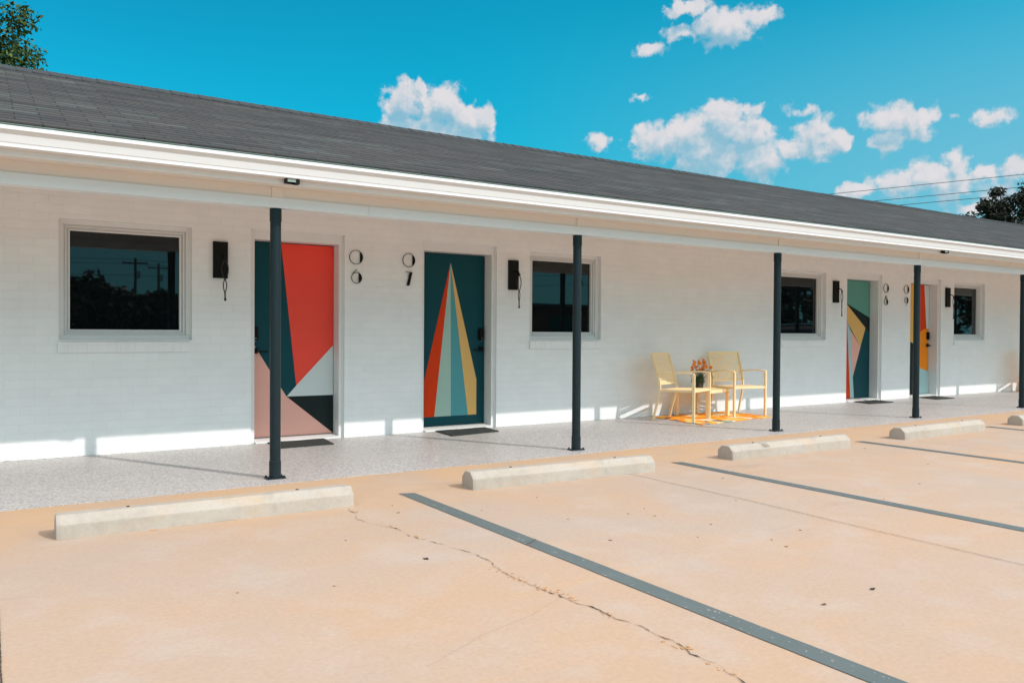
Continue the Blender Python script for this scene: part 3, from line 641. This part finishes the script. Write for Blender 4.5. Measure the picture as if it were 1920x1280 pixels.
# front feet of the first chair at (7.718,-.966) and (8.268,-.707)
place(c1, 7.993, -.852, math.radians(22), 'pale yellow patio chair left of the potted flowers, turned sideways', CG)
c2 = copy_tree(c1); place(c2, 9.036, -.776, math.radians(-10), 'pale yellow patio chair right of the potted flowers, facing the lot', CG)
def side_table():
    r = empty('side_table', (0, 0, 0)); c = M['chair']; h = .388; s = .255
    for sx in (-1, 1):
        for sy in (-1, 1):
            g = MB(); g.box(sx*s-.024, sx*s+.024, sy*s-.024, sy*s+.024, 0, h-.042); g.build('leg', c, r, bevel=.003)
    g = MB(); g.box(-s-.025, s+.025, -s-.025, s+.025, h-.041, h-.003)
    for k in range(9): y = -s-.02+k*(2*s+.04)/9; g.box(-s-.022, s+.022, y+.003, y+(2*s+.04)/9-.003, h-.0025, h+.004)
    g.build('table_top', c, r, bevel=.002); return r
tb = side_table(); tb.location = (8.535, -.345, 0); tb.rotation_euler.z = math.radians(11); tag(tb, 'low square yellow side table between the two patio chairs', 'table', 'yellow side tables on the porch')
# rug
mt, t, b = material('floral_rug', (.9, .35, .03), .95); M['rug'] = mt
o = t.obj(); wv_ = t.vmath('ADD', o, t.vmath('MULTIPLY', t.vmath('SUBTRACT', t.node('ShaderNodeTexNoise', {'Vector': o, 'Scale': 7.0, 'Detail': 4.0}).outputs['Color'], (.5, .5, .5)), (.16, .16, 0)))
vc = t.node('ShaderNodeTexVoronoi', {'Vector': wv_, 'Scale': 6.2}); vd = vc.outputs['Distance']; vr = t.node('ShaderNodeSeparateColor', {0: vc.outputs['Color']}).outputs[0]
c = t.ramp(vr, [(0, (.95, .30, .006)), (.26, (.97, .42, .02)), (.46, (.95, .60, .18)), (.60, (.10, .27, .30)), (.72, (.95, .28, .005)), (.86, (.90, .78, .55)), (.93, (.04, .11, .17))], 'CONSTANT')
c = t.mix(t.maprange(vd, .10, .06), c, (.86, .80, .70)); c = t.mix(t.maprange(t.noise(wv_, 14.0, 3), .62, .66), c, (.92, .62, .24)); c = t.mix(t.maprange(t.noise(wv_, 9.0, 3, .5, 1.5), .66, .70), c, (.035, .09, .16))
t.l.new(c, b.inputs[0]); bump(t, b, t.noise(o, 200.0, 2), .4, .003)
def rug(pts, label):
    g = MB(); pts = [Vector((*q, 0)) for q in pts]; ctr = sum(pts, Vector())/4; q = [p-ctr for p in pts]; n = 24; top = []
    R2 = random.Random(5)
    for k in range(4):
        for j in range(n//4*2): a_ = q[k].lerp(q[(k+1) % 4], j/(n//4*2)); top.append(Vector((a_.x+R2.uniform(-.004, .004), a_.y+R2.uniform(-.004, .004), .009)))
    g.quad(top); N = len(top)
    for k in range(N): g.quad([top[k], top[(k+1) % N], (top[(k+1) % N].x, top[(k+1) % N].y, .001), (top[k].x, top[k].y, .001)])
    return tag(g.build('rug', M['rug'], loc=ctr, fix=False), label, 'rug', 'flowered orange rugs on the porch')
rug([(7.80, -.115), (7.69, -1.155), (9.27, -.965), (9.33, -.10)], 'bright orange floral rug under the yellow chairs and table')
# potted flowers
mt, t, b = material('dark_pot', (.045, .032, .022), .6); M['pot'] = mt
mt, t, b = material('flower_leaf', (.035, .075, .035), .6); M['leafm'] = mt; t.l.new(t.mix(t.noise(t.obj(), 30.0, 2), (.018, .05, .03), (.08, .14, .06)), b.inputs[0])
mt, t, b = material('orange_petal', (.88, .20, .012), .55); M['petal'] = mt; t.l.new(t.mix(t.noise(t.obj(), 25.0, 2), (.90, .12, .004), (.98, .40, .006)), b.inputs[0])
def potted(x, y, z, label):
    r = empty('potted_flowers', (x, y, z)); tag(r, label, 'plant', 'potted orange flowers on side tables'); R2 = random.Random(11)
    g = MB(); i0 = len(g.v)
    for (h_, s_) in ((0, .035), (.093, .046), (.093, .041), (.08, .040)):
        for (a_, c_) in ((-1, -1), (1, -1), (1, 1), (-1, 1)): g.v.append((a_*s_, c_*s_, h_))
    for k in range(3):
        for q in range(4): g.f.append((k*4+q, k*4+(q+1) % 4, (k+1)*4+(q+1) % 4, (k+1)*4+q)); g.m.append(0)
    g.f.append((3, 2, 1, 0)); g.m.append(0); g.f.append((12, 13, 14, 15)); g.m.append(0); g.build('pot', M['pot'], r, bevel=.002)
    g = MB()
    for k in range(300):                    # strap-like and small leaves
        a_ = R2.uniform(0, 6.28); L = R2.uniform(.05, .20); sp_ = R2.uniform(.15, .9); p0 = Vector((R2.gauss(0, .026), R2.gauss(0, .026), .085)); w_ = R2.uniform(.003, .007)
        d_ = Vector((math.cos(a_)*sp_, math.sin(a_)*sp_, 1)).normalized(); prev = p0; side = Vector((-d_.y, d_.x, 0)).normalized()
        for s_ in range(4):
            nx = prev+d_*L/4; ww = w_*(1-s_/4.0); w2 = w_*(1-(s_+1)/4.2)
            g.quad([prev-side*ww, prev+side*ww, nx+side*w2, nx-side*w2]); prev = nx; d_ = (d_+Vector((0, 0, -.16*sp_*2))).normalized()
    for k in range(8):
        a_ = R2.uniform(-1.2, .6); pts = [Vector((0, 0, .09))+Vector((math.cos(a_), math.sin(a_), 0))*t_*.21+Vector((0, 0, .20*math.sin(t_*2.6)-.05*t_)) for t_ in (0, .25, .5, .75, 1.0)]; g.tube(pts, .0015, 4)
    g.build('foliage', M['leafm'], r, fix=False)
    g = MB(); st = MB()
    blooms = [(-.13, .33), (-.09, .365), (-.055, .345), (.0, .345), (-.02, .38), (.045, .385), (.075, .35), (.115, .345), (.15, .30), (.185, .285), (.09, .30), (.03, .285), (-.06, .29), (-.13, .28), (.055, .255), (-.10, .245), (-.02, .25), (.12, .26), (.0, .225), (-.16, .30)]
    for (bx, bz) in blooms:
        bx *= 1.0; bz = bz*1.03
        y_ = R2.uniform(-.05, .05); d_ = Vector((.72*bx+R2.uniform(-.01, .01), y_-.6*bx*.3, bz)); st.tube([(0, 0, .09), (d_.x*.5, d_.y*.4, .09+(bz-.09)*.6), tuple(d_)], .0016, 5)
        ax = Vector((R2.gauss(0, .5), -.7+R2.gauss(0, .4), R2.uniform(.0, .8))).normalized(); u_2 = ax.cross(Vector((0, 0, 1))).normalized(); v_2 = ax.cross(u_2)
        for k in range(6):
            a_ = k*PI/3+R2.uniform(-.2, .2); o_ = u_2*math.cos(a_)+v_2*math.sin(a_); s_ = ax.cross(o_); L = R2.uniform(.030, .043); w_ = .011
            p1 = d_+o_*L*.5+ax*L*.42; p2 = d_+o_*L*1.05+ax*L*.38
            g.quad([d_, p1-s_*w_, p2, p1+s_*w_])
    st.build('stem', M['leafm'], r); g.build('blossom', M['petal'], r, fix=False)
    return r
potted(8.462, -.36, .393, 'orange lily-like flowers in a small dark pot on the yellow side table')
# second seating group farther along the porch
D2 = 10.24
c3 = copy_tree(c1); place(c3, 7.993+D2, -.852, math.radians(22), 'left patio chair of the far pair, behind the rightmost porch post', CG)
c4 = copy_tree(c1); place(c4, 9.036+D2, -.776, math.radians(-10), 'right patio chair of the far pair, beyond the rightmost porch post', CG)
t2 = copy_tree(tb); t2.location.x += D2; tag(t2, 'low yellow side table of the far seating group past the rightmost post', 'table')
rug([(7.80+D2, -.115), (7.69+D2, -1.155), (9.27+D2, -.965), (9.33+D2, -.10)], 'orange floral rug of the far seating group past the rightmost post')

# ---------------------------------------------------------------- fallen leaves and grit
mt, t, b = material('dry_leaf', (.22, .10, .03), .8); M['dry'] = mt
mt, t, b = material('dark_leaf', (.03, .022, .018), .8); M['darkleaf'] = mt
def leaf_bit(x, y, s, mat, label, rz, z=LOT_Z, name='fallen_leaf', cat='leaf', grp='small dry leaves scattered on the parking lot'):
    g = MB(); R2 = random.Random(int(x*1000)); n = 8; c0 = Vector((0, 0, .008*s/.03)); pts = []
    for k in range(n):
        a_ = 2*PI*k/n; pts.append(Vector((s*math.cos(a_)*R2.uniform(.75, 1.1), s*.5*math.sin(a_)*R2.uniform(.7, 1.1), R2.uniform(.001, .012)*s/.03)))
    for k in range(n): g.quad([c0, pts[k], pts[(k+1) % n]])
    o_ = g.build(name, mat, loc=(x, y, z+.0005), fix=False); o_.rotation_euler.z = rz; s_ = o_.modifiers.new('thick', 'SOLIDIFY'); s_.thickness = .0012
    tag(o_, label, cat, grp)
LV = [(3.073,-6.281,.017),(3.089,-4.4,.010),(3.516,-4.488,.010),(3.714,-4.424,.010),(3.623,-4.625,.010),(3.76,-4.98,.011),(3.459,-5.158,.008),(2.981,-4.946,.013),(5.036,-3.915,.012),(3.726,-5.568,.011),(3.779,-5.427,.010),(4.109,-5.368,.010),(2.25,-3.674,.013),(2.31,-3.45,.010),(.945,-4.763,.008),(.719,-2.641,.010),(7.612,-3.50,.012),(4.448,-4.573,.010),(2.53,-4.79,.014),(1.35,-4.9,.008),(2.75,-3.9,.008),(6.2,-4.9,.010),(5.4,-5.1,.009),(7.2,-4.4,.010),(1.70,-4.15,.007),(.42,-2.55,.008),(3.30,-3.75,.008),(6.8,-3.9,.009)]
for k, (x, y, s) in enumerate(LV): leaf_bit(x, y, s, M['dry'], 'tiny dry brown leaf lying on the sandy concrete lot', k*1.3)
leaf_bit(.822, -3.338, .020, M['crumb'], 'small orange leaf against the front of the nearest wheel stop', .3)
leaf_bit(1.30, -3.345, .010, M['crumb'], 'tiny orange leaf against the nearest wheel stop, right of a larger one', .9)
leaf_bit(1.914, -4.725, .020, M['darkleaf'], 'small nearly black speck beside the long crack', 1.9)  # small dark spot, drawn with the leaf mesh
leaf_bit(3.451, -6.269, .021, M['darkleaf'], 'dark flat oval leaf at the lower right of the lot', .1)
# debris line where wall meets porch
g = MB(); R2 = random.Random(9)
for k in range(900):
    x = R2.uniform(-.5, 18)
    if any(a-.02 < x < c+.02 for a, c, _ in doors): continue
    if R2.random() > .5+.5*math.sin(x*3.1): continue
    s = R2.uniform(.002, .007); y = -R2.uniform(.002, .018)
    g.quad([(x-s, y-s, .0015+s*.5), (x+s*1.5, y-s*.6, .0015), (x+s, y+s, .0015+s*.6), (x-s, y+s*.5, .0015)])
mt, t, b = material('grit', (.28, .20, .12), 1.0)
tag(g.build('grit', mt, fix=False), 'line of brown grit where the white wall meets the porch floor', 'grit', kind='stuff')

# ---------------------------------------------------------------- trees
def leaf_mat(name, a, c2, rough=.5):
    mt, t, b = material(name, a, rough); n1 = t.noise(t.obj(), .9, 3); n2 = t.noise(t.obj(), 9.0, 2)
    t.l.new(t.mix(t.maprange(t.math('ADD', t.math('MULTIPLY', n1, .5), t.math('MULTIPLY', n2, .5)), .38, .62), a, c2), b.inputs[0])
    b.inputs['Specular IOR Level'].default_value = .2; return mt
M['oak'] = leaf_mat('oak_leaves', (.030, .065, .016), (.085, .13, .035)); M['magnolia'] = leaf_mat('magnolia_leaves', (.004, .011, .007), (.028, .030, .014), .5)
M['street_leaves'] = leaf_mat('street_tree_leaves', (.015, .03, .012), (.03, .05, .02))
mt, t, b = material('bark', (.09, .07, .05), .95); M['bark'] = mt; n1 = t.noise(t.mapping(t.obj(), scale=(6, 6, 1)), 4.0, 5); t.l.new(t.mix(n1, (.05, .04, .03), (.14, .11, .08)), b.inputs[0]); bump(t, b, n1, .6, .03)
def tree(x, y, H, rx, rz, zc, nclump, per, lsize, lmat, label, seed, clr=.9, group=None, inner=.35):
    R2 = random.Random(seed); r = empty('tree', (x, y, -.03)); tag(r, label, 'tree', group)
    g = MB(); g.tube([(0, 0, 0), (.05, .03, H*.25), (-.05, .05, H*.5), (.02, 0, H*.75)], [.28*H/9, .20*H/9, .14*H/9, .06*H/9], 10)
    lim = []
    for k in range(9):
        a_ = k*2.4+R2.uniform(-.3, .3); z0 = H*R2.uniform(.3, .6); L = rx*R2.uniform(.6, .85)
        pts = [(0, 0, z0), (math.cos(a_)*L*.4, math.sin(a_)*L*.4, z0+L*.25), (math.cos(a_)*L, math.sin(a_)*L, z0+L*.55)]; g.tube(pts, [.10*H/9, .06*H/9, .02*H/9], 6)
    g.build('trunk', M['bark'], r)
    V = []; Fc = []
    for k in range(nclump):
        while True:
            u = Vector((R2.uniform(-1, 1), R2.uniform(-1, 1), R2.uniform(-1, 1)))
            if inner < u.length < 1: break
        u = u.normalized()*(u.length**.45)*R2.uniform(.80, 1.05)
        c_ = Vector((u.x*rx, u.y*rx, zc+u.z*rz)); cr_ = clr*R2.uniform(.55, 1.15)
        for q in range(per):
            d_ = Vector((R2.gauss(0, 1), R2.gauss(0, 1), R2.gauss(0, 1))).normalized(); p = c_+Vector((d_.x, d_.y, d_.z*.75))*cr_*R2.uniform(.35, 1)
            nr = (d_*.8+Vector((R2.gauss(0, .6), R2.gauss(0, .6), R2.gauss(0, .6)+.5))).normalized(); a_ = nr.cross(Vector((R2.gauss(0, 1), R2.gauss(0, 1), R2.gauss(0, 1)))).normalized(); b_ = nr.cross(a_); s = lsize*R2.uniform(.6, 1.3)
            i = len(V); V += [tuple(p-a_*s), tuple(p-b_*s*.42+nr*s*.12), tuple(p+a_*s), tuple(p+b_*s*.42+nr*s*.12)]; Fc.append((i, i+1, i+2, i+3))
    me = bpy.data.meshes.new('crown'); me.from_pydata(V, [], Fc); me.materials.append(lmat); me.update()
    o_ = bpy.data.objects.new('crown', me); col.objects.link(o_); o_.parent = r; return r
tree(-3.1, 12, 9.3, 4.35, 3.9, 5.55, 520, 330, .062, M['oak'], 'leafy green tree rising behind the left end of the roof', 21, .78)
tree(52.0, 12.5, 10, 6.1, 4.4, 6.35, 420, 130, .15, M['magnolia'], 'dark glossy-leaved tree behind the far right end of the roof', 5, .72)
# street lamp beside the dark tree
L = empty('street_lamp', (42.5, 7.2, 0)); tag(L, 'grey street lamp head in front of the dark tree at the right edge', 'street lamp')
mt, t, b = material('galvanised', (.5, .52, .53), .45, .6); M['galv'] = mt
g = MB(); g.tube([(0, 0, 0), (0, 0, 7.0), (-.10, .05, 7.45), (-.6, .45, 7.62)], [.10, .07, .04, .035], 12); g.build('pole', M['galv'], L, smooth=True)
g = MB(); g.tube([(-.55, .42, 7.62), (-.70, .55, 7.63), (-1.0, .82, 7.62), (-1.22, 1.0, 7.60)], [.05, .13, .14, .04], 14); g.build('lamp_head', M['trim'], L, smooth=True)
# overhead wires with their poles
mt, t, b = material('wire', (.05, .06, .07), .6); M['wire'] = mt
def wx(y): return 39.87-.324*y
for k, (zz, l) in enumerate(((8.0, 'top overhead wire behind the far end of the roof'), (7.46, 'middle overhead wire behind the far end of the roof'), (7.16, 'lowest overhead wire behind the far end of the roof'))):
    g = MB(); pts = []
    for q in range(41):
        y = -9+54*q/40; pts.append((wx(y), y, zz+.10*((q-26)/14)**2*.3-.0))
    g.tube(pts, .013, 6); tag(g.build('overhead_wire', M['wire']), l, 'wire', 'overhead wires at the right')
def upole(x, y, h, rz, label, group='wooden utility poles'):
    r = empty('utility_pole', (x, y, 0), rz); tag(r, label, 'utility pole', group); g = MB(); g.tube([(0, 0, 0), (0, 0, h)], [.17, .11], 12); g.build('pole', M['bark'], r)
    g = MB(); g.box(-1.1, 1.1, .12, .22, h-.55, h-.43); g.build('crossarm', M['bark'], r)
    for q in (-1, -.5, .5, 1): g = MB(); g.cyl((q, .17, h-.43), .04, .03, .14, 8); g.build('insulator', M['galv'], r)
    g = MB(); g.cyl((.25, 0, h-1.9), .2, .2, .7, 14); g.build('transformer', M['galv'], r); return r
upole(wx(-9)+.2, -9, 8.6, .3, 'utility pole right of the view, carrying the three wires'); upole(wx(45)+.2, 45, 8.3, .3, 'utility pole far behind the motel roof')
# across the street, seen mirrored in the window glass
ORD = 'first second third fourth fifth sixth seventh eighth ninth tenth eleventh twelfth'.split()
TG = 'dark trees across the street, mirrored in the windows'
for k, (x, y, H, rx) in enumerate([(-14, -62, 6.2, 4.6), (-6, -60, 5.4, 4.2), (0, -62, 5.6, 4.0), (5.5, -60, 5.4, 3.6), (11, -64, 4.4, 3.2), (17, -66, 3.6, 3.0), (68, -52, 10.5, 6), (70, -44, 11.5, 6.5), (78, -34, 12, 6.5), (84, -24, 12, 6.5), (88, -12, 12, 6), (96, -2, 12, 6)]):
    tree(x, y, H, rx, H*.47, H*.48, 130, 44, .40, M['street_leaves'], ORD[k]+' from the left in the row of dark trees mirrored in the windows', 100+k, 1.1, TG, .1)
upole(11.6, -74, 7.9, .1, 'utility pole across the street, mirrored in the leftmost window'); upole(15.0, -82, 8.1, .1, 'farther utility pole mirrored in the leftmost window')
upole(53.3, -60, 8.0, .1, 'utility pole mirrored in the window right of the striped spire door')
for k, zz in enumerate((7.75, 7.35, 6.3)):
    g = MB(); kn = [(-70, -80, zz+.6), (11.6, -74, zz), (53.3, -60, zz), (95, -44, zz)]; pts = []
    for a_, c_ in zip(kn[:-1], kn[1:]):
        for q in range(12): t_ = q/12; pts.append(tuple(a_[w]+(c_[w]-a_[w])*t_ for w in (0, 1))+(a_[2]+(c_[2]-a_[2])*t_-1.3*4*t_*(1-t_)*.5,))
    g.tube(pts, .022, 4); tag(g.build('street_wire', M['wire']), ('top', 'middle', 'lowest')[k]+' wire across the street, mirrored in the leftmost window', 'wire', 'wires across the street')
H_ = empty('brick_shop', (0, 0, 0)); tag(H_, 'low dark brick shop across the street, mirrored in the second window', 'building')
mt, t, b = material('dark_brick', (.10, .05, .035), .9)
g = MB(); g.box(27, 56, -50, -40, -.03, 3.0); g.build('wall', mt, H_); g = MB(); g.box(26.6, 56.4, -50.4, -39.6, 3.0, 3.25); g.build('roof', M['ridge'], H_)
for k in range(5): g = MB(); g.box(30+k*5, 33+k*5, -39.99, -39.95, .9, 2.3); g.build('window', M['glass'], H_)
# parked car outside the right edge, whose roof shows in the third window
def car():
    r = empty('parked_car', (20.5, -6.2, LOT_Z), math.radians(90)); tag(r, 'pale blue hatchback parked to the right, mirrored in the third window', 'car')
    mt, t, b = material('pale_blue_car_paint', (.10, .25, .36), .25); b.inputs['Coat Weight'].default_value = .6
    secs = [(-2.15, .45, .72, .70), (-2.0, .30, .90, .80), (-1.3, .22, .98, .86), (-.9, .22, 1.02, .87), (-.2, .22, 1.04, .88), (.9, .22, 1.02, .88), (1.6, .24, .98, .86), (2.05, .34, .90, .78), (2.15, .45, .75, .70)]
    def loft(name, secs, mat, z_top_w=1.0):
        g = MB(); n = 12
        for (x, z0, z1, hw) in secs:
            for (a_, b_) in ((-1, 0), (-1.0, .35), (-1, .7), (-.94, .92), (-.8, 1), (-.3, 1.02), (.3, 1.02), (.8, 1), (.94, .92), (1, .7), (1, .35), (1, 0)): g.v.append((x, a_*hw, z0+(z1-z0)*b_))
        for k in range(len(secs)-1):
            for q in range(n): g.f.append((k*n+q, k*n+(q+1) % n, (k+1)*n+(q+1) % n, (k+1)*n+q)); g.m.append(0)
        g.f.append(tuple(range(n))); g.m.append(0); g.f.append(tuple((len(secs)-1)*n+q for q in range(n))[::-1]); g.m.append(0)
        return g.build(name, mat, r, smooth=True)
    loft('body', secs, mt); loft('cabin', [(-1.75, .95, 1.0, .74), (-1.45, .95, 1.32, .70), (-.9, .95, 1.43, .66), (.2, .95, 1.45, .66), (.7, .95, 1.38, .68), (1.25, .95, 1.0, .76)], M['glass'])
    loft('roof', [(-1.45, 1.32, 1.345, .66), (-.9, 1.42, 1.46, .65), (.2, 1.44, 1.48, .65), (.68, 1.37, 1.41, .65)], mt)
    for x in (-1.35, 1.35):
        for sg in (-1, 1):
            g = MB(); g.cyl((x, sg*.80-.1, .31), .31, .31, .20, 24, 0, 'y'); w_ = g.build('wheel', M['black'], r); g = MB(); g.cyl((x, sg*.80-.11, .31), .19, .19, .22, 16, 0, 'y'); g.build('rim', M['galv'], r)
    for sg in (-1, 1): g = MB(); g.box(2.08, 2.17, sg*.55-.14, sg*.55+.14, .62, .74); g.build('headlight', M['trim'], r, bevel=.02)
    return r
car()
